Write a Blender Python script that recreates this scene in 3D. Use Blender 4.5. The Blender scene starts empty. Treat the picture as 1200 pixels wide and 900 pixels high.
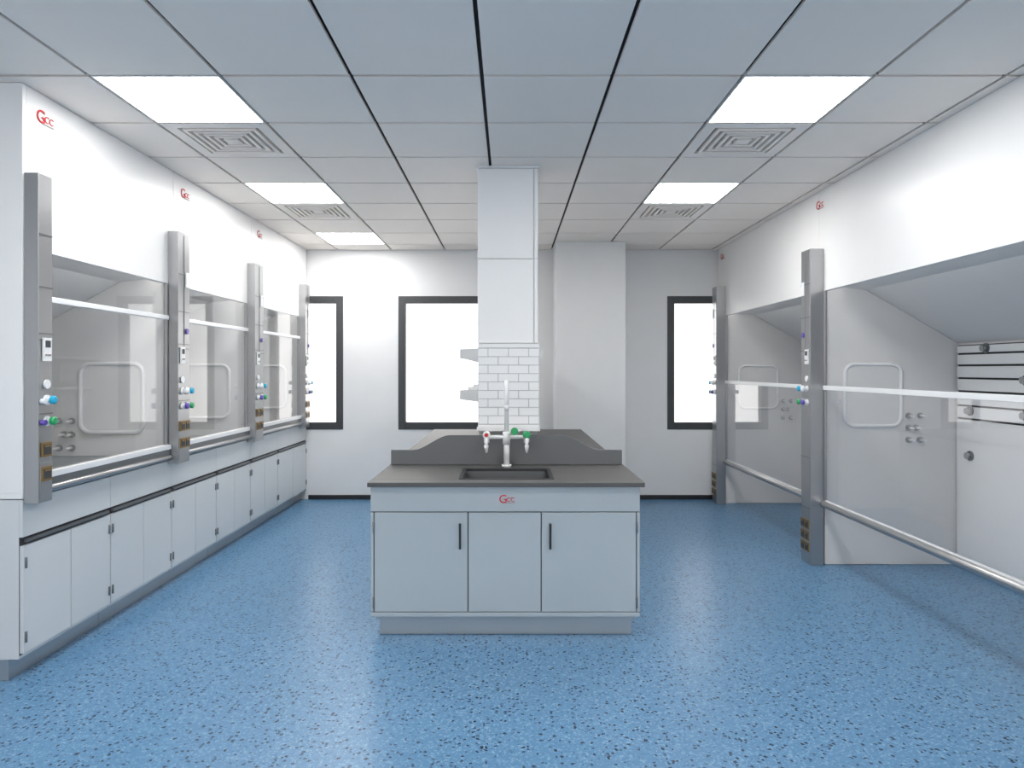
import bpy, bmesh, math
from mathutils import Vector, Matrix

scene = bpy.context.scene
scene.view_settings.view_transform = 'Standard'
scene.view_settings.look = 'None'

CAMH = 1.46
H = 2.805
YB = 7.68

# ---------------------------------------------------------------- materials
def new_mat(name):
    m = bpy.data.materials.new(name)
    m.use_nodes = True
    return m, m.node_tree.nodes, m.node_tree.links

def paint(name, col, rough=0.5, metal=0.0, var=0.03, scale=6.0, bump=0.0, coat=0.0):
    m, n, l = new_mat(name)
    b = n['Principled BSDF']
    b.inputs['Roughness'].default_value = rough
    b.inputs['Metallic'].default_value = metal
    b.inputs['Coat Weight'].default_value = coat
    tc = n.new('ShaderNodeTexCoord')
    no = n.new('ShaderNodeTexNoise'); no.inputs['Scale'].default_value = scale
    l.new(tc.outputs['Object'], no.inputs['Vector'])
    r = n.new('ShaderNodeValToRGB')
    r.color_ramp.elements[0].position = 0.3
    r.color_ramp.elements[1].position = 0.7
    r.color_ramp.elements[0].color = tuple(c*(1-var) for c in col)+(1,)
    r.color_ramp.elements[1].color = tuple(min(1, c*(1+var)) for c in col)+(1,)
    l.new(no.outputs['Fac'], r.inputs['Fac'])
    l.new(r.outputs['Color'], b.inputs['Base Color'])
    if bump:
        bp = n.new('ShaderNodeBump'); bp.inputs['Strength'].default_value = bump
        n2 = n.new('ShaderNodeTexNoise'); n2.inputs['Scale'].default_value = 250
        l.new(tc.outputs['Object'], n2.inputs['Vector'])
        l.new(n2.outputs['Fac'], bp.inputs['Height'])
        l.new(bp.outputs['Normal'], b.inputs['Normal'])
    return m

def speckle(name, base, fleck, rough=0.4, scale=300):
    m, n, l = new_mat(name)
    b = n['Principled BSDF']; b.inputs['Roughness'].default_value = rough
    tc = n.new('ShaderNodeTexCoord')
    no = n.new('ShaderNodeTexNoise'); no.inputs['Scale'].default_value = scale
    l.new(tc.outputs['Object'], no.inputs['Vector'])
    r = n.new('ShaderNodeValToRGB')
    r.color_ramp.elements[0].position = 0.5; r.color_ramp.elements[0].color = base+(1,)
    r.color_ramp.elements[1].position = 0.75; r.color_ramp.elements[1].color = fleck+(1,)
    l.new(no.outputs['Fac'], r.inputs['Fac']); l.new(r.outputs['Color'], b.inputs['Base Color'])
    return m

def emit(name, col, s):
    m, n, l = new_mat(name)
    n.remove(n['Principled BSDF'])
    e = n.new('ShaderNodeEmission'); e.inputs['Color'].default_value = col+(1,); e.inputs['Strength'].default_value = s
    l.new(e.outputs[0], n['Material Output'].inputs['Surface'])
    return m

def glass(name, tint=0.93, refl=1.0):
    m, n, l = new_mat(name)
    n.remove(n['Principled BSDF'])
    t = n.new('ShaderNodeBsdfTransparent'); t.inputs['Color'].default_value = (tint, tint, tint*1.003, 1)
    g = n.new('ShaderNodeBsdfGlossy'); g.inputs['Roughness'].default_value = 0.01
    g.inputs['Color'].default_value = (refl, refl, refl, 1)
    lw = n.new('ShaderNodeLayerWeight'); lw.inputs['Blend'].default_value = .5
    pw = n.new('ShaderNodeMath'); pw.operation = 'POWER'; pw.inputs[1].default_value = 4.5
    ma = n.new('ShaderNodeMath'); ma.operation = 'MULTIPLY_ADD'; ma.inputs[1].default_value = .7; ma.inputs[2].default_value = .025
    l.new(lw.outputs['Facing'], pw.inputs[0]); l.new(pw.outputs[0], ma.inputs[0])
    mx = n.new('ShaderNodeMixShader')
    l.new(ma.outputs[0], mx.inputs[0]); l.new(t.outputs[0], mx.inputs[1]); l.new(g.outputs[0], mx.inputs[2])
    l.new(mx.outputs[0], n['Material Output'].inputs['Surface'])
    return m

def floor_material():
    m, n, l = new_mat('blue_terrazzo_vinyl')
    b = n['Principled BSDF']
    tc = n.new('ShaderNodeTexCoord')
    dn = n.new('ShaderNodeTexNoise'); dn.inputs['Scale'].default_value = 95; dn.inputs['Detail'].default_value = 2
    l.new(tc.outputs['Object'], dn.inputs['Vector'])
    sub = n.new('ShaderNodeVectorMath'); sub.operation = 'SUBTRACT'; sub.inputs[1].default_value = (.5, .5, .5)
    l.new(dn.outputs['Color'], sub.inputs[0])
    sc = n.new('ShaderNodeVectorMath'); sc.operation = 'SCALE'; sc.inputs['Scale'].default_value = 0.022
    l.new(sub.outputs[0], sc.inputs[0])
    add = n.new('ShaderNodeVectorMath'); add.operation = 'ADD'
    l.new(tc.outputs['Object'], add.inputs[0]); l.new(sc.outputs[0], add.inputs[1])
    bn = n.new('ShaderNodeTexNoise'); bn.inputs['Scale'].default_value = 60; bn.inputs['Detail'].default_value = 5
    l.new(tc.outputs['Object'], bn.inputs['Vector'])
    br = n.new('ShaderNodeValToRGB')
    br.color_ramp.elements[0].position = .35; br.color_ramp.elements[0].color = (.090, .215, .370, 1)
    br.color_ramp.elements[1].position = .66; br.color_ramp.elements[1].color = (.115, .255, .425, 1)
    l.new(bn.outputs['Fac'], br.inputs['Fac'])
    cur = br.outputs['Color']
    for scale, thr, stops in (
        (110, .36, [(0, (.19, .34, .49)), (.22, None), (.86, (.050, .12, .215)), (.92, (.21, .36, .50))]),
        (56, .36, [(0, (.026, .055, .095)), (.09, None), (.62, (.175, .325, .47)), (.68, None), (.92, (.020, .035, .055)), (.96, (.05, .11, .18))]),
        ):
        v = n.new('ShaderNodeTexVoronoi'); v.inputs['Scale'].default_value = scale
        v.voronoi_dimensions = '2D'
        l.new(add.outputs[0], v.inputs['Vector'])
        lt = n.new('ShaderNodeMath'); lt.operation = 'LESS_THAN'; lt.inputs[1].default_value = thr
        l.new(v.outputs['Distance'], lt.inputs[0])
        sp = n.new('ShaderNodeSeparateColor'); l.new(v.outputs['Color'], sp.inputs[0])
        r = n.new('ShaderNodeValToRGB'); r.color_ramp.interpolation = 'CONSTANT'
        a = n.new('ShaderNodeValToRGB'); a.color_ramp.interpolation = 'CONSTANT'
        for i, (p, c) in enumerate(stops):
            for ramp, cc in ((r, (c if c else (0, 0, 0))+(1,)), (a, (1, 1, 1, 1) if c else (0, 0, 0, 1))):
                els = ramp.color_ramp.elements
                if i < 2:
                    e = els[i]; e.position = p
                else:
                    e = els.new(p)
                e.color = cc
        l.new(sp.outputs[0], r.inputs['Fac']); l.new(sp.outputs[0], a.inputs['Fac'])
        mu = n.new('ShaderNodeMath'); mu.operation = 'MULTIPLY'
        l.new(lt.outputs[0], mu.inputs[0]); l.new(a.outputs['Color'], mu.inputs[1])
        mx = n.new('ShaderNodeMix'); mx.data_type = 'RGBA'
        l.new(mu.outputs[0], mx.inputs['Factor'])
        l.new(cur, mx.inputs[6]); l.new(r.outputs['Color'], mx.inputs[7])
        cur = mx.outputs[2]
    l.new(cur, b.inputs['Base Color'])
    b.inputs['Roughness'].default_value = 0.31
    b.inputs['Specular IOR Level'].default_value = 0.35
    return m

M_FLOOR = floor_material()
M_WALL = paint('wall_paint', (.80, .80, .80), .7, var=.008)
M_CEIL = paint('ceiling_tile_white', (.90, .835, .775), .6, var=.006, bump=.02)
M_DARK = paint('dark_gap', (.03, .03, .035), .7)
M_HOOD = paint('hood_white_powdercoat', (.88, .87, .86), .35, var=.006)
M_LINER = paint('hood_liner_grey', (.77, .76, .745), .42, var=.01)
M_LINERR = paint('hood_liner_pale_grey', (.74, .725, .71), .42, var=.01)
M_CAB = paint('cabinet_paint', (.68, .695, .70), .28, var=.008)
M_ISL = paint('island_paint', (.53, .565, .57), .24, metal=.3, var=.01)
M_KICK = paint('steel_kick', (.48, .50, .51), .32, metal=.7, var=.01)
M_ALU = paint('aluminium_post', (.43, .43, .435), .30, metal=.82, var=.01)
M_ALUD = paint('aluminium_dark', (.24, .245, .25), .35, metal=.75, var=.01)
M_TOP = speckle('epoxy_worktop', (.085, .083, .08), (.14, .135, .13), .48)
M_SPL = speckle('epoxy_splash', (.12, .125, .13), (.21, .215, .22), .5)
M_SINK = paint('sink_black', (.03, .031, .033), .35)
M_SINKI = paint('sink_inner', (.14, .145, .15), .3)
M_WHITE = paint('white_plastic', (.85, .85, .85), .3, var=.005)
M_BLACK = paint('black_plastic', (.02, .02, .022), .4)
M_FRAME = paint('window_frame_dark', (.05, .053, .057), .45)
M_GOLD = paint('socket_bronze', (.32, .20, .07), .35, metal=.5)
M_CYAN = paint('knob_cyan', (.02, .42, .66), .3)
M_GREEN = paint('knob_green', (.02, .36, .12), .3)
M_PURP = paint('knob_purple', (.14, .08, .42), .3)
M_RED = paint('logo_red', (.62, .015, .02), .5)
M_GREY = paint('logo_grey', (.35, .30, .30), .5)
M_GROUT = paint('rack_groove_grey', (.38, .39, .40), .6)
M_LAMP = emit('lamp_diffuser', (1.0, .995, .985), 21.0)
M_HFILL = emit('bench_hood_fill', (1.0, .99, .975), 10.0)  # added glow to brighten the bench hood interiors
M_HFILLR = emit('walk_in_hood_fill', (1.0, .985, .965), 7.0)  # weaker added glow for the walk-in hood interiors
M_GLASS = glass('sash_glass', .985)
M_GLASSW = glass('window_glass', .99, .6)
M_SHELF = paint('shelf_white', (.78, .78, .78), .4, var=.008)

# ---------------------------------------------------------------- builder
class B:
    def __init__(s, name):
        s.name = name; s.bm = bmesh.new(); s.mats = []
    def mi(s, mat):
        if mat not in s.mats: s.mats.append(mat)
        return s.mats.index(mat)
    def box(s, x0, x1, y0, y1, z0, z1, mat):
        if x0 > x1: x0, x1 = x1, x0
        if y0 > y1: y0, y1 = y1, y0
        if z0 > z1: z0, z1 = z1, z0
        v = [s.bm.verts.new(p) for p in ((x0,y0,z0),(x1,y0,z0),(x1,y1,z0),(x0,y1,z0),(x0,y0,z1),(x1,y0,z1),(x1,y1,z1),(x0,y1,z1))]
        k = s.mi(mat)
        for f in ((0,3,2,1),(4,5,6,7),(0,1,5,4),(1,2,6,5),(2,3,7,6),(3,0,4,7)):
            s.bm.faces.new([v[i] for i in f]).material_index = k
    def prism(s, poly, axis, a, b, mat):
        def mk(p, t):
            if axis == 'y': return (p[0], t, p[1])
            if axis == 'x': return (t, p[0], p[1])
            return (p[0], p[1], t)
        va = [s.bm.verts.new(mk(p, a)) for p in poly]; vb = [s.bm.verts.new(mk(p, b)) for p in poly]
        k = s.mi(mat); n = len(poly)
        fs = [s.bm.faces.new(va), s.bm.faces.new(list(reversed(vb)))]
        for i in range(n):
            fs.append(s.bm.faces.new([va[i], vb[i], vb[(i+1) % n], va[(i+1) % n]]))
        for f in fs: f.material_index = k
    def tube(s, pts, r, mat, closed=False, seg=14, radii=None):
        pts = [Vector(p) for p in pts]; n = len(pts); rings = []
        k = s.mi(mat)
        prev = None
        for i, p in enumerate(pts):
            if closed: t = (pts[(i+1) % n]-pts[i-1]).normalized()
            elif i == 0: t = (pts[1]-pts[0]).normalized()
            elif i == n-1: t = (pts[-1]-pts[-2]).normalized()
            else: t = ((pts[i+1]-p).normalized()+(p-pts[i-1]).normalized()).normalized()
            if prev is None:
                up = Vector((0, 0, 1)) if abs(t.z) < .9 else Vector((1, 0, 0))
                a = t.cross(up).normalized()
            else:
                a = (prev - t*prev.dot(t)).normalized()
            prev = a; b = t.cross(a)
            rr = radii[i] if radii else r
            rings.append([s.bm.verts.new(p+(a*math.cos(2*math.pi*j/seg)+b*math.sin(2*math.pi*j/seg))*rr) for j in range(seg)])
        m = n if closed else n-1
        for i in range(m):
            A = rings[i]; C = rings[(i+1) % n]
            for j in range(seg):
                f = s.bm.faces.new([A[j], A[(j+1) % seg], C[(j+1) % seg], C[j]]); f.material_index = k; f.smooth = True
        if not closed:
            for rg in (rings[0], rings[-1]):
                f = s.bm.faces.new(rg); f.material_index = k
    def cyl(s, p0, p1, r, mat, seg=20, r2=None):
        s.tube([p0, p1], r, mat, seg=seg, radii=[r, r if r2 is None else r2])
    def text(s, body, size, origin, xdir, mat, ext=.001):
        cu = bpy.data.curves.new('t', 'FONT'); cu.body = body; cu.size = size; cu.extrude = ext
        ob = bpy.data.objects.new('t', cu); scene.collection.objects.link(ob)
        bpy.context.view_layer.update()
        me = bpy.data.meshes.new_from_object(ob.evaluated_get(bpy.context.evaluated_depsgraph_get()))
        xd = Vector(xdir); zd = Vector((0, 0, 1)); nd = xd.cross(zd)
        M = Matrix((( xd.x, zd.x, nd.x, origin[0]), (xd.y, zd.y, nd.y, origin[1]), (xd.z, zd.z, nd.z, origin[2]), (0,0,0,1)))
        me.transform(M)
        k = s.mi(mat); n0 = len(s.bm.faces)
        s.bm.from_mesh(me); s.bm.faces.ensure_lookup_table()
        for f in s.bm.faces[n0:]: f.material_index = k
        bpy.data.objects.remove(ob); bpy.data.curves.remove(cu); bpy.data.meshes.remove(me)
    def done(s, bevel=.002, parent=None, recalc=True):
        if recalc: bmesh.ops.recalc_face_normals(s.bm, faces=s.bm.faces)
        me = bpy.data.meshes.new(s.name)
        s.bm.to_mesh(me); s.bm.free()
        for m in s.mats: me.materials.append(m)
        ob = bpy.data.objects.new(s.name, me); scene.collection.objects.link(ob)
        if bevel:
            md = ob.modifiers.new('bevel', 'BEVEL'); md.width = bevel; md.segments = 2
            md.limit_method = 'ANGLE'; md.angle_limit = math.radians(50)
        if parent: ob.parent = parent
        return ob

def empty(name):
    e = bpy.data.objects.new(name, None); scene.collection.objects.link(e); e.empty_display_size = .1
    return e

# ---------------------------------------------------------------- room shell
XL, XR, YF = -3.50, 3.60, -1.6
b = B('floor'); b.box(XL-.15, XR+.15, YF-.15, YB+.2, -.1, 0, M_FLOOR); b.done(0)
b = B('wall_left'); b.box(XL-.15, XL, YF-.15, YB+.2, 0, H+.15, M_WALL); b.done(0)
b = B('wall_right'); b.box(XR, XR+.15, YF-.15, YB+.2, 0, H+.15, M_WALL); b.done(0)
def window_wall(name, y0, y1, wins, z0, z1):
    b = B(name)
    b.box(XL, XR, y0, y1, 0, z0, M_WALL); b.box(XL, XR, y0, y1, z1, H+.15, M_WALL)
    xs = [XL]+[v for w in wins for v in w]+[XR]
    for i in range(0, len(xs), 2): b.box(xs[i], xs[i+1], y0, y1, z0, z1, M_WALL)
    b.done(0)
wn = 0
def windows(wins, y0, y1, yg, z0, z1):
    global wn
    for a, c in wins:
        wn += 1
        b = B('window_%d' % wn); t = .08
        b.box(a, a+t, y0, y1, z0, z1, M_FRAME); b.box(c-t, c, y0, y1, z0, z1, M_FRAME)
        b.box(a+t, c-t, y0, y1, z0, z0+t, M_FRAME); b.box(a+t, c-t, y0, y1, z1-t, z1, M_FRAME)
        b.box(a+t, c-t, yg, yg+.006, z0+t, z1-t, M_GLASSW)
        b.done(.003)
wins = [(-2.95, -1.87), (-1.25, -.17), (1.775, 2.85)]
WZ0, WZ1 = .785, 2.285
window_wall('wall_back', YB, YB+.2, wins, WZ0, WZ1)
windows(wins, YB-.008, YB+.09, YB+.05, WZ0, WZ1)
fill_wins = [(-2.9, -1.2), (-.85, .85), (1.2, 2.9)]  # added openings behind the camera, letting sky in as fill light
window_wall('wall_front', YF-.15, YF, fill_wins, .6, 2.5)
windows(fill_wins, YF-.09, YF+.008, YF-.05, .6, 2.5)  # unseen windows, added only for their fill light
b = B('structural_column'); b.box(.493, 1.22, 7.17, YB-.001, 0.001, H-.001, M_WALL); b.done(.003)
b = B('baseboard_back'); b.box(-2.26, .49, YB-.014, YB-.001, 0.001, .05, M_BLACK); b.box(1.223, 2.30, YB-.014, YB-.001, 0.001, .05, M_BLACK); b.done(.002)

# ceiling
XLN = [-0.127+.6*k for k in range(-6, 8)]
XLN = [x for x in XLN if XL < x < XR]
XLN = [XL]+XLN+[XR]
YLN = [YF, -.47, .13, .73, 1.33, 1.93, 3.127, 3.727, 4.327, 4.927, 5.527, 6.127, 6.727, 7.327, YB]
lights = [(-1.927, 3.127), (1.073, 3.127), (-1.927, 4.927), (1.073, 4.927), (-1.927, 6.727),
          (-1.927, 1.33), (1.073, 1.33), (-1.927, -.47), (1.073, -.47)]
vents = [(-1.927, 3.727), (1.073, 3.727), (-1.927, 5.527), (1.073, 5.527)]
def near(x, y, lst): return any(abs(x-a) < .02 and abs(y-c) < .02 for a, c in lst)
b = B('ceiling')
b.box(XL-.15, XR+.15, YF-.15, YB+.2, H+.03, H+.15, M_DARK)
g = .009
for i in range(len(XLN)-1):
    for j in range(len(YLN)-1):
        if near(XLN[i], YLN[j], lights+vents): continue
        b.box(XLN[i]+g, XLN[i+1]-g, YLN[j]+g*1.2, YLN[j+1]-g*1.2, H, H+.016, M_CEIL)
b.done(.0015)
for (x, y) in lights:
    b = B('ceiling_light_panel')
    x1, y1 = x+.6, y+.6
    b.box(x+.006, x1-.006, y+.006, y1-.006, H+.012, H+.026, M_WHITE)
    b.box(x+.014, x1-.014, y+.014, y1-.014, H+.004, H+.012, M_LAMP)
    for q in ((x+.005, x+.014, y+.005, y1-.005), (x1-.014, x1-.005, y+.005, y1-.005), (x+.014, x1-.014, y+.005, y+.014), (x+.014, x1-.014, y1-.014, y1-.005)):
        b.box(*q, H, H+.012, M_WHITE)
    b.done(0)
def ring(b, cx, cy, ro, ri, z0, z1, mat):
    b.box(cx-ro, cx+ro, cy-ro, cy-ri, z0, z1, mat); b.box(cx-ro, cx+ro, cy+ri, cy+ro, z0, z1, mat)
    b.box(cx-ro, cx-ri, cy-ri, cy+ri, z0, z1, mat); b.box(cx+ri, cx+ro, cy-ri, cy+ri, z0, z1, mat)
for (x, y) in vents:
    b = B('ceiling_air_diffuser'); cx, cy = x+.3, y+.3
    b.box(x+.006, x+.594, y+.006, y+.594, H+.018, H+.026, M_DARK)
    ring(b, cx, cy, .291, .225, H, H+.018, M_CEIL)
    r = .206
    while r > .05:
        ring(b, cx, cy, r, r-.020, H-.004, H+.018, M_CEIL)
        r -= .041
    b.box(cx-r, cx+r, cy-r, cy+r, H-.004, H+.018, M_CEIL)
    b.done(.001)

# ---------------------------------------------------------------- logos
def logo(origin, xdir, s=1.0):
    b = B('logo_sign'); o = Vector(origin); xd = Vector(xdir)
    b.text('G', .105*s, o, xdir, M_RED)
    b.text('CC', .055*s, o+xd*.068*s+Vector((0, 0, .012*s)), xdir, M_RED)
    b.box(*( (o+xd*.045*s).x - (0 if abs(xd.x) else .0008), (o+xd*.15*s).x + (0 if abs(xd.x) else .0008),
             (o+xd*.045*s).y - (.0008 if abs(xd.x) else 0), (o+xd*.15*s).y + (.0008 if abs(xd.x) else 0), o.z-.003*s, o.z+.003*s), M_GREY)
    return b.done(0, recalc=False)
FXL, FXR = -2.28, 2.34
for y in (3.285, 4.73, 6.16): logo((FXL+.004, y, 2.66), (0, 1, 0), .85)
for y in (5.20, 7.55): logo((FXR-.004, y, 2.67), (0, -1, 0), .85)

# ---------------------------------------------------------------- fume hoods
def rrect(cx, cz, w, h, r, y, n=6):
    pts = []
    for qx, qz, a0 in ((1, 1, 0), (-1, 1, 90), (-1, -1, 180), (1, -1, 270)):
        for i in range(n+1):
            a = math.radians(a0+90*i/n)
            pts.append((cx+qx*(w/2-r)+r*math.cos(a)*1.0, y, cz+qz*(h/2-r)+r*math.sin(a)))
    return pts

def fume_hood(name, sx, F, y0, y1, nt, ft, zbase, hz, depth=1.02, walkin=False, endpanel=False, s0=None, s1=None):
    e = empty(name)
    LM = M_LINERR if walkin else M_LINER
    X = lambda d: sx*(F+d)
    yi0, yi1 = y0+nt, y1-ft
    b = B('front_header_panel'); b.box(X(0), X(.02), y0+(.021 if endpanel else 0), y1, hz, H-.002, M_HOOD)
    b.box(X(.02), X(.04), yi0, yi1, hz, hz+.04, LM); b.done(.002, e)
    b = B('hood_fill_strip'); b.box(X(.0405), X(.05), yi0+.05, yi1-.05, hz+.010, hz+.036, M_HFILLR if walkin else M_HFILL); b.done(0, e)  # glowing strip hidden behind the header, added to brighten the liner
    prof = [(X(.021), zbase), (X(depth), zbase), (X(depth), 1.655), (X(.33), hz+.01), (X(.33), hz+.10), (X(.021), hz+.10)]
    b = B('side_partitions')
    b.prism(prof, 'y', yi1, y1, LM)
    if endpanel:
        b.box(X(0.0), X(depth+.05), y0-.004, y0+.02, .88, H-.002, M_HOOD)
        b.prism(prof, 'y', y0+.021, yi0, LM)
    else:
        b.prism(prof, 'y', y0, yi0, LM)
    b.done(.002, e)
    b = B('liner_roof_and_back')
    b.prism([(X(.021), hz+.045), (X(.33), hz+.01), (X(depth), 1.655), (X(depth), 1.70), (X(.33), hz+.05), (X(.021), hz+.07)], 'y', yi0+.001, yi1-.001, LM)
    b.box(X(depth+.001), X(depth+.03), yi0+.001, yi1-.001, zbase, 1.70, LM)
    b.box(X(depth-.006), X(depth), yi0+.01, yi1-.01, 1.08, 1.64, M_DARK)
    zz = [1.64, 1.575, 1.49, 1.396, 1.30, 1.195, 1.10]
    for i in range(len(zz)-1):
        b.box(X(depth-.022), X(depth-.006), yi0+.015, yi1-.015, zz[i+1]+.007, zz[i]-.007, M_HOOD)
    b.box(X(depth-.02), X(depth), yi0+.01, yi1-.01, zbase+.03, 1.092, M_HOOD)
    b.done(.002, e)
    b = B('baffle_knobs')
    for fy, z in ((.86, 1.61), (.93, 1.16), (.93, .835), (.70, 1.39), (.70, 1.16), (.5, 1.61), (.3, 1.39), (.2, .835)):
        yy = yi0+(yi1-yi0)*fy
        b.cyl((X(depth-.018), yy, z), (X(depth-.03), yy, z), .036, M_ALUD)
        b.cyl((X(depth-.03), yy, z), (X(depth-.05), yy, z), .018, M_ALU)
        b.cyl((X(depth-.05), yy, z), (X(depth-.056), yy, z), .024, M_ALU)
    b.done(.001, e)
    b = B('inspection_hatch')
    cx = X(.375); cz = 1.27
    b.tube(rrect(cx, cz, .42, .46, .07, yi1-.010), .013, M_WHITE, closed=True, seg=10)
    pr = [(p[0], p[2]) for p in rrect(cx, cz, .41, .45, .07, 0)]
    b.prism(pr, 'y', yi1-.006, yi1-.0005, LM)
    for k in range(3):
        for q in range(2):
            z = 1.115-.09*k; x = X(.645+.085*q*(1 if k != 1 else .6))
            b.cyl((x, yi1-.0005, z), (x, yi1-.012, z), .022, M_ALU, 16)
            b.cyl((x, yi1-.012, z), (x, yi1-.07, z), .011, M_WHITE, 14, .008)
    b.done(0, e)
    s0 = yi0 if s0 is None else s0; s1 = yi1 if s1 is None else s1
    b = B('sash')
    if walkin:
        zt, zb = 1.325, .46
        b.box(X(-.012), X(.014), s0, s1, zt-.016, zt+.016, M_WHITE)
        b.box(X(.0), X(.005), s0+.002, s1-.002, zb+.03, zt-.016, M_GLASS)
        b.tube([(X(-.006), s0, zb), (X(-.006), s1, zb)], .024, M_ALU, seg=20)
        b.box(X(.0), X(.012), s0, s1, zb+.016, zb+.032, M_WHITE)
        b.box(X(-.004), X(.012), s1-.02, s1, zb+.03, zt-.016, M_ALU)
        b.box(X(-.004), X(.012), s1-.02, s1, zt+.016, hz, M_ALU)
    else:
        zt, zb = 1.805, .945
        b.box(X(-.016), X(.012), s0, s1, zt-.014, zt+.014, M_WHITE)
        b.box(X(.002), X(.007), s0+.02, s1-.02, zb, zt-.014, M_GLASS)
        b.box(X(.012), X(.017), s0+.02, s1-.02, zt+.014, hz-.001, M_GLASS)
        b.box(X(-.006), X(.014), s0, s0+.02, zb, hz-.001, M_ALU)
        b.box(X(-.006), X(.014), s1-.02, s1, zb, hz-.001, M_ALU)
        b.box(X(-.03), X(.012), s0, s1, zb-.014, zb+.016, M_WHITE)
        b.box(X(-.02), X(.02), s0, s1, zb-.05, zb-.014, M_ALUD)
        b.tube([(X(-.02), s0, zb-.068), (X(-.02), s1, zb-.068)], .018, M_ALU)
    b.done(.002, e)
    if not walkin:
        b = B('worktop'); b.box(X(0.001), X(depth+.03), y0+(.021 if endpanel else 0), y1, .853, .878, M_KICK)
        if endpanel: b.box(X(0.001), X(depth+.03), y0-.003, y0+.0205, .853, .8795, M_HOOD)
        b.done(.001, e)
    return e

fume_hood('fume_hood', -1, 2.28, 3.20, 4.628, .05, .06, .88, 2.035, endpanel=True, s0=3.305, s1=4.545)
fume_hood('fume_hood', -1, 2.28, 4.632, 6.028, .05, .06, .88, 2.035, s0=4.72, s1=5.925)
fume_hood('fume_hood', -1, 2.28, 6.032, 7.665, .05, .20, .88, 2.035, s0=6.135, s1=7.39)
fume_hood('walk_in_fume_hood', 1, 2.34, 2.72, 5.158, .05, .05, .002, 2.045, walkin=True, s0=2.87, s1=5.075)
fume_hood('walk_in_fume_hood', 1, 2.34, 5.162, 7.665, .05, .215, .002, 2.045, walkin=True, s0=5.25, s1=7.375)

def post(sx, F, P, y0, y1, z0, z1, sockets, both):
    e = empty('hood_service_post')
    X = lambda d: sx*(F-d)
    b = B('post_body'); pr = F-P
    b.box(X(.002), X(pr), y0, y1, z0, z1, M_ALU)
    b.box(X(pr), X(pr+.003), y0+.012, y1-.012, z0+.02, 1.02 if both else z1-.02, M_ALU)
    b.done(.004, e)
    b = B('post_joints')
    ym = (y0+y1)/2; w = y1-y0
    for z in (z0+.42, z0+.80, 1.60, 1.85, 2.10):
        if z < z1-.08: b.box(X(pr+.002), X(pr+.0045), y0+.004, y1-.004, z-.003, z+.003, M_ALUD)
    if w > .12: b.box(X(pr+.001), X(pr+.0042), ym-.0015, ym+.0015, 1.62, z1-.02, M_ALUD)
    b.done(0, e)
    cols = [ym] if w < .12 else [y0+w*.3, y0+w*.72]
    b = B('controller')
    yc = cols[0]
    b.box(X(pr+.003), X(pr+.012), yc-.028, yc+.028, 1.50, 1.61, M_WHITE)
    b.box(X(pr+.012), X(pr+.014), yc-.018, yc+.018, 1.565, 1.598, M_FRAME)
    for k in range(3): b.cyl((X(pr+.012), yc-.014+.014*k, 1.53), (X(pr+.016), yc-.014+.014*k, 1.53), .005, M_GREY, 10)
    if w > .12:
        b.box(X(pr+.003), X(pr+.010), cols[1]-.02, cols[1]+.02, 2.02, 2.12, M_WHITE)
        b.cyl((X(pr+.003), cols[1], 1.72), (X(pr+.01), cols[1], 1.72), .02, M_PURP, 16)
    b.cyl((X(pr+.003), yc, 1.39), (X(pr+.012), yc, 1.39), .022, M_WHITE, 18)
    b.done(.001, e)
    b = B('gas_knobs')
    kk = 0
    for z, c1, c2 in ((1.315, M_CYAN, M_WHITE), (1.215, M_GREEN, M_PURP)):
        for yy in cols:
            cc = (c1, c2)[(kk+1) % 2] if w > .12 else c1
            b.cyl((X(pr+.002), yy, z), (X(pr+.012), yy, z), .024, M_WHITE, 18)
            b.cyl((X(pr+.012), yy, z), (X(pr+.03), yy, z), .011, M_WHITE, 14)
            b.tube([(X(pr+.026), yy, z), (X(pr+.03), yy, z), (X(pr+.046), yy, z), (X(pr+.05), yy, z)], .02, cc, radii=[.014, .02, .02, .012], seg=16)
            if w < .12: b.cyl((X(pr+.004), yy-.035, z-.005), (X(pr+.026), yy-.035, z-.005), .013, c2, 14)
            kk += 1
    b.done(0, e)
    b = B('power_sockets')
    for z in sockets:
        for yy in cols:
            b.box(X(pr+.003), X(pr+.009), yy-.034, yy+.034, z-.034, z+.034, M_GOLD)
            b.box(X(pr+.009), X(pr+.012), yy-.024, yy+.024, z-.024, z+.024, M_FRAME)
            for q in (-1, 1): b.box(X(pr+.012), X(pr+.0125), yy+q*.010-.002, yy+q*.010+.002, z-.01, z+.01, M_BLACK)
            b.box(X(pr+.012), X(pr+.013), yy-.02, yy+.02, z+.012, z+.02, M_GOLD)
    b.done(.001, e)
for (a, c) in ((3.203, 3.30), (4.555, 4.715), (5.93, 6.13), (7.395, 7.55)):
    post(-1, 2.28, 2.21, a, c, .83, 2.385, (1.08, .965), True)
for (a, c) in ((2.70, 2.86), (5.08, 5.24), (7.38, 7.54)):
    post(1, 2.34, 2.24, a, c, .001, 2.36, (.30, .215, .13), False)

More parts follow.
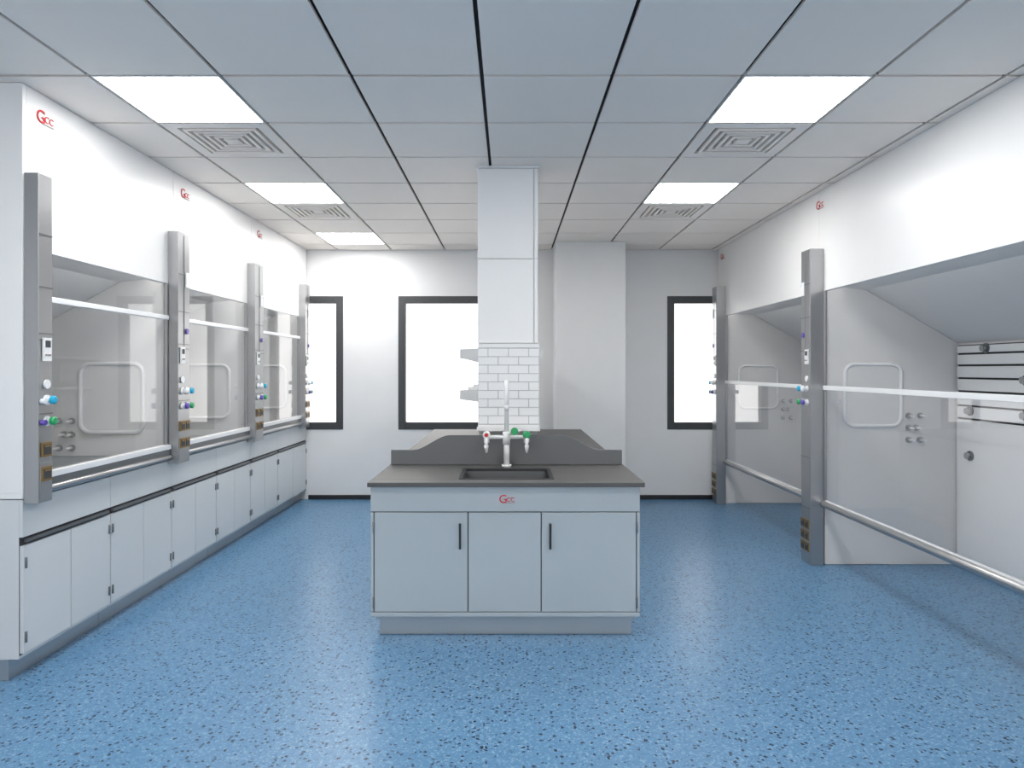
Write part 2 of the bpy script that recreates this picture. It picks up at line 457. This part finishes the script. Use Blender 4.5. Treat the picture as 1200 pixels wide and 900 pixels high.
# ---------------------------------------------------------------- base cabinets left
y = 3.20
for i in range(6):
    w = .704 if i < 5 else 7.665-y
    y1 = y+w-.003
    b = B('base_cabinet')
    F = FXL
    b.box(F-.02, -3.30, y, y1, .10, .848, M_CAB)
    b.box(F-.07, -3.28, y+.001, y1, .001, .10, M_KICK)
    b.box(F-.019, F-.002, y, y1, .672, .848, M_CAB)
    b.box(F-.018, F-.010, y, y1, .632, .672, M_DARK)
    b.box(F-.016, F+.006, y+.02, y1-.02, .645, .660, M_ALUD)
    b.box(F-.0195, F-.0185, y+.002, y1-.002, .115, .64, M_DARK)
    ym = (y+y1)/2
    for (a, c, hs) in ((y+.004, ym-.003, 0), (ym+.003, y1-.003, 1)):
        b.box(F-.018, F, a, c, .125, .632, M_CAB)
        hy = a+.012 if hs == 0 else c-.012
        for z in (.20, .55):
            b.cyl((F+.003, hy, z-.025), (F+.003, hy, z+.025), .006, M_ALUD, 10)
    b.done(.002)
    y += w

# ---------------------------------------------------------------- island
CX = -.018
isl = empty('laboratory_island_bench')
x0, x1 = -.768, .731
b = B('worktop')
zt, zb = .85, .825
sx0, sx1, sy0, sy1 = -.283, .247, 3.79, 4.21
b.box(x0, x1, 3.68, sy0, zb, zt, M_TOP); b.box(x0, x1, sy1, 6.97, zb, zt, M_TOP)
b.box(x0, sx0, sy0, sy1, zb, zt, M_TOP); b.box(sx1, x1, sy0, sy1, zb, zt, M_TOP)
b.done(.003, isl)
b = B('end_splash_panel')
def ss(t): return t*t*(3-2*t)
pf = [(x0+.01, .851), (x0+.01, .945)]
for i in range(13):
    t = i/12; pf.append((-.62+.24*t, .945+.095*ss(t)))
for i in range(13):
    t = i/12; pf.append((.34+.24*t, 1.04-.095*ss(t)))
pf += [(x1-.01, .945), (x1-.01, .851)]
b.prism(pf, 'y', 4.37, 4.39, M_SPL)
b.done(.002, isl)
b = B('carcass')
c0, c1 = -.757, .711
b.box(c0, c0+.02, 3.742, 6.95, .11, .824, M_ISL); b.box(c1-.02, c1, 3.742, 6.95, .11, .824, M_ISL)
b.box(c0+.02, c1-.02, 3.742, 6.95, .11, .13, M_ISL); b.box(c0+.02, c1-.02, 6.93, 6.95, .13, .824, M_ISL)
b.box(c0+.02, c1-.02, 4.40, 4.42, .13, .824, M_ISL)
b.box(c0, c1, 3.74, 3.742, .11, .824, M_DARK)
b.done(.002, isl)
b = B('front_panels')
b.box(c0, c1, 3.722, 3.74, .685, .822, M_ISL)
b.box(c0, c1, 3.722, 3.74, .112, .135, M_ISL)
d = [c0+.018, -.226, .173, c1-.018]
for i in range(3): b.box(d[i]+.0025, d[i+1]-.0025, 3.722, 3.74, .139, .680, M_ISL)
b.box(c0, c0+.016, 3.722, 3.74, .139, .680, M_ISL); b.box(c1-.016, c1, 3.722, 3.74, .139, .680, M_ISL)
b.done(.002, isl)
b = B('handles_and_hinges')
for hx in (-.268, .222):
    b.box(hx-.006, hx+.006, 3.695, 3.703, .485, .625, M_BLACK)
    for z in (.50, .61): b.cyl((hx, 3.70, z), (hx, 3.722, z), .004, M_BLACK, 10)
for hx in (c0+.017, c1-.017):
    for z in (.19, .60): b.cyl((hx, 3.719, z-.03), (hx, 3.719, z+.03), .006, M_ALUD, 10)
b.done(.0015, isl)
b = B('toe_kick')
b.box(-.716, .674, 3.765, 6.90, .001, .09, M_KICK)
b.box(c0+.02, c1-.02, 3.75, 6.92, .09, .109, M_KICK)
b.done(.002, isl)
logo((CX-.04, 3.7195, .733), (1, 0, 0), .6)

b = B('sink')
b.box(sx0+.001, sx1-.001, sy0+.001, sy0+.022, .70, .853, M_SINK); b.box(sx0+.001, sx1-.001, sy1-.022, sy1-.001, .62, .853, M_SINK)
b.box(sx0+.001, sx0+.022, sy0+.022, sy1-.022, .62, .853, M_SINK); b.box(sx1-.022, sx1-.001, sy0+.022, sy1-.022, .62, .853, M_SINK)
b.box(sx0+.001, sx1-.001, sy0+.001, sy0+.022, .62, .70, M_SINK)
b.box(sx0+.022, sx1-.022, sy1-.026, sy1-.022, .64, .835, M_SINKI)
b.box(sx0+.022, sx1-.022, sy0+.022, sy1-.026, .62, .635, M_SINKI)
b.cyl((CX, 4.0, .635), (CX, 4.0, .640), .04, M_ALU)
b.done(.003)

FY = 4.285
b = B('laboratory_faucet')
b.cyl((CX, FY, .851), (CX, FY, .865), .032, M_WHITE, 24)
b.cyl((CX, FY, .865), (CX, FY, 1.02), .018, M_WHITE, 20)
b.cyl((CX, FY, .99), (CX, FY, 1.07), .024, M_WHITE, 20)
pts = [(CX, FY, 1.05), (CX, FY, 1.30)]
for i in range(1, 13):
    a = math.pi*i/12
    pts.append((CX, FY-.085+.085*math.cos(a), 1.30+.085*math.sin(a)))
pts.append((CX, FY-.17, 1.24))
b.tube(pts, .014, M_WHITE, seg=16)
b.cyl((CX, FY-.17, 1.245), (CX, FY-.17, 1.21), .017, M_WHITE, 16, .008)
b.cyl((CX-.135, FY, 1.035), (CX+.135, FY, 1.035), .012, M_WHITE, 18)
for s, c in ((-1, M_RED), (1, M_GREEN)):
    xx = CX+s*.125
    b.cyl((xx, FY, 1.0), (xx, FY, 1.065), .018, M_WHITE, 18)
    b.tube([(xx, FY, 1.03), (xx, FY-.05, 1.035), (xx, FY-.065, 1.028), (xx, FY-.07, 1.01), (xx, FY-.07, .985)], .011, M_WHITE)
    b.tube([(xx, FY-.07, .99), (xx, FY-.07, .975), (xx, FY-.07, .945)], .012, M_WHITE, radii=[.015, .012, .006])
    kc = M_WHITE if s < 0 else c
    b.tube([(xx, FY-.03, 1.05), (xx, FY-.045, 1.055), (xx, FY-.065, 1.055), (xx, FY-.07, 1.055)], .02, kc, radii=[.01, .024, .024, .016], seg=12)
    b.cyl((xx, FY-.07, 1.055), (xx, FY-.073, 1.055), .012, c, 14)
b.cyl((CX+.03, FY-.01, 1.075), (CX+.085, FY-.01, 1.075), .008, M_WHITE)
b.tube([(CX+.05, FY-.02, 1.075), (CX+.05, FY-.03, 1.075), (CX+.05, FY-.06, 1.075)], .02, M_GREEN, radii=[.012, .024, .022], seg=12)
b.cyl((CX, FY, 1.06), (CX+.05, FY-.015, 1.075), .008, M_WHITE)
b.done(0)

b = B('service_column')
a0, a1 = -.210, .188
b.box(a0+.004, a1-.004, 4.53, 4.90, .851, H-.002, M_SHELF)
b.box(a0, a1-.028, 4.518, 4.53, 2.195, H-.015, M_HOOD); b.box(a1-.024, a1, 4.518, 4.53, 2.195, H-.015, M_HOOD)
b.box(a0, a1-.028, 4.518, 4.53, 1.635, 2.188, M_HOOD); b.box(a1-.024, a1, 4.518, 4.53, 1.635, 2.188, M_HOOD)
b.box(a0-.01, a1+.01, 4.50, 4.912, H-.014, H-.001, M_SHELF)
b.done(.002)
b = B('peg_drying_rack')
p0, p1 = -.208, .195
b.box(p0, p1, 4.505, 4.529, 1.055, 1.63, M_GROUT)
b.box(p0, p1, 4.4985, 4.505, 1.603, 1.63, M_WHITE); b.box(p0, p1, 4.4985, 4.505, 1.055, 1.097, M_WHITE)
rows = 9; rh = (1.60-1.10)/rows
for r in range(rows):
    z = 1.10+rh*r
    off = 0 if r % 2 else .5
    n = 3; w = (p1-p0)/n
    for k in range(-1, n+1):
        xa = p0+(k+off)*w+.0015; xb = xa+w-.003
        xa = max(xa, p0+.001); xb = min(xb, p1-.001)
        if xb-xa < .02: continue
        b.box(xa, xb, 4.497, 4.505, z+.0015, z+rh-.0015, M_WHITE)
b.box(p0-.005, p1+.005, 4.45, 4.497, 1.058, 1.066, M_WHITE)
b.box(p0-.005, p1+.005, 4.445, 4.45, 1.058, 1.085, M_WHITE)
b.done(.001)

b = B('reagent_shelf')
RW = {-1: .345, 1: .262}
for yy in (5.0, 5.95, 6.86):
    b.box(CX-.03, CX+.03, yy, yy+.04, .851, 1.75, M_SHELF)
    for z in (1.575, 1.275):
        for s in (-1, 1):
            b.prism([(CX+s*.03, z-.075), (CX+s*RW[s], z-.035), (CX+s*RW[s], z+.035), (CX+s*.03, z+.05)], 'y', yy, yy+.012, M_SHELF)
for z in (1.575, 1.275):
    b.box(CX-RW[-1], CX-.032, 5.013, 6.87, z-.008, z+.010, M_SHELF); b.box(CX+.032, CX+RW[1], 5.013, 6.87, z-.008, z+.010, M_SHELF)
b.done(.002)

# ---------------------------------------------------------------- world + camera
w = bpy.data.worlds.new('World'); scene.world = w; w.use_nodes = True
bg = w.node_tree.nodes['Background']
bg.inputs['Color'].default_value = (1.0, .99, .975, 1); bg.inputs['Strength'].default_value = 2.5

cam = bpy.data.cameras.new('Camera'); co = bpy.data.objects.new('Camera', cam); scene.collection.objects.link(co)
co.location = (0, 0, CAMH); co.rotation_euler = (math.radians(90), 0, 0)
cam.sensor_width = 36; cam.lens = 24.0
cam.shift_x = 3/1200; cam.shift_y = -17/1200
cam.clip_start = .05
scene.camera = co
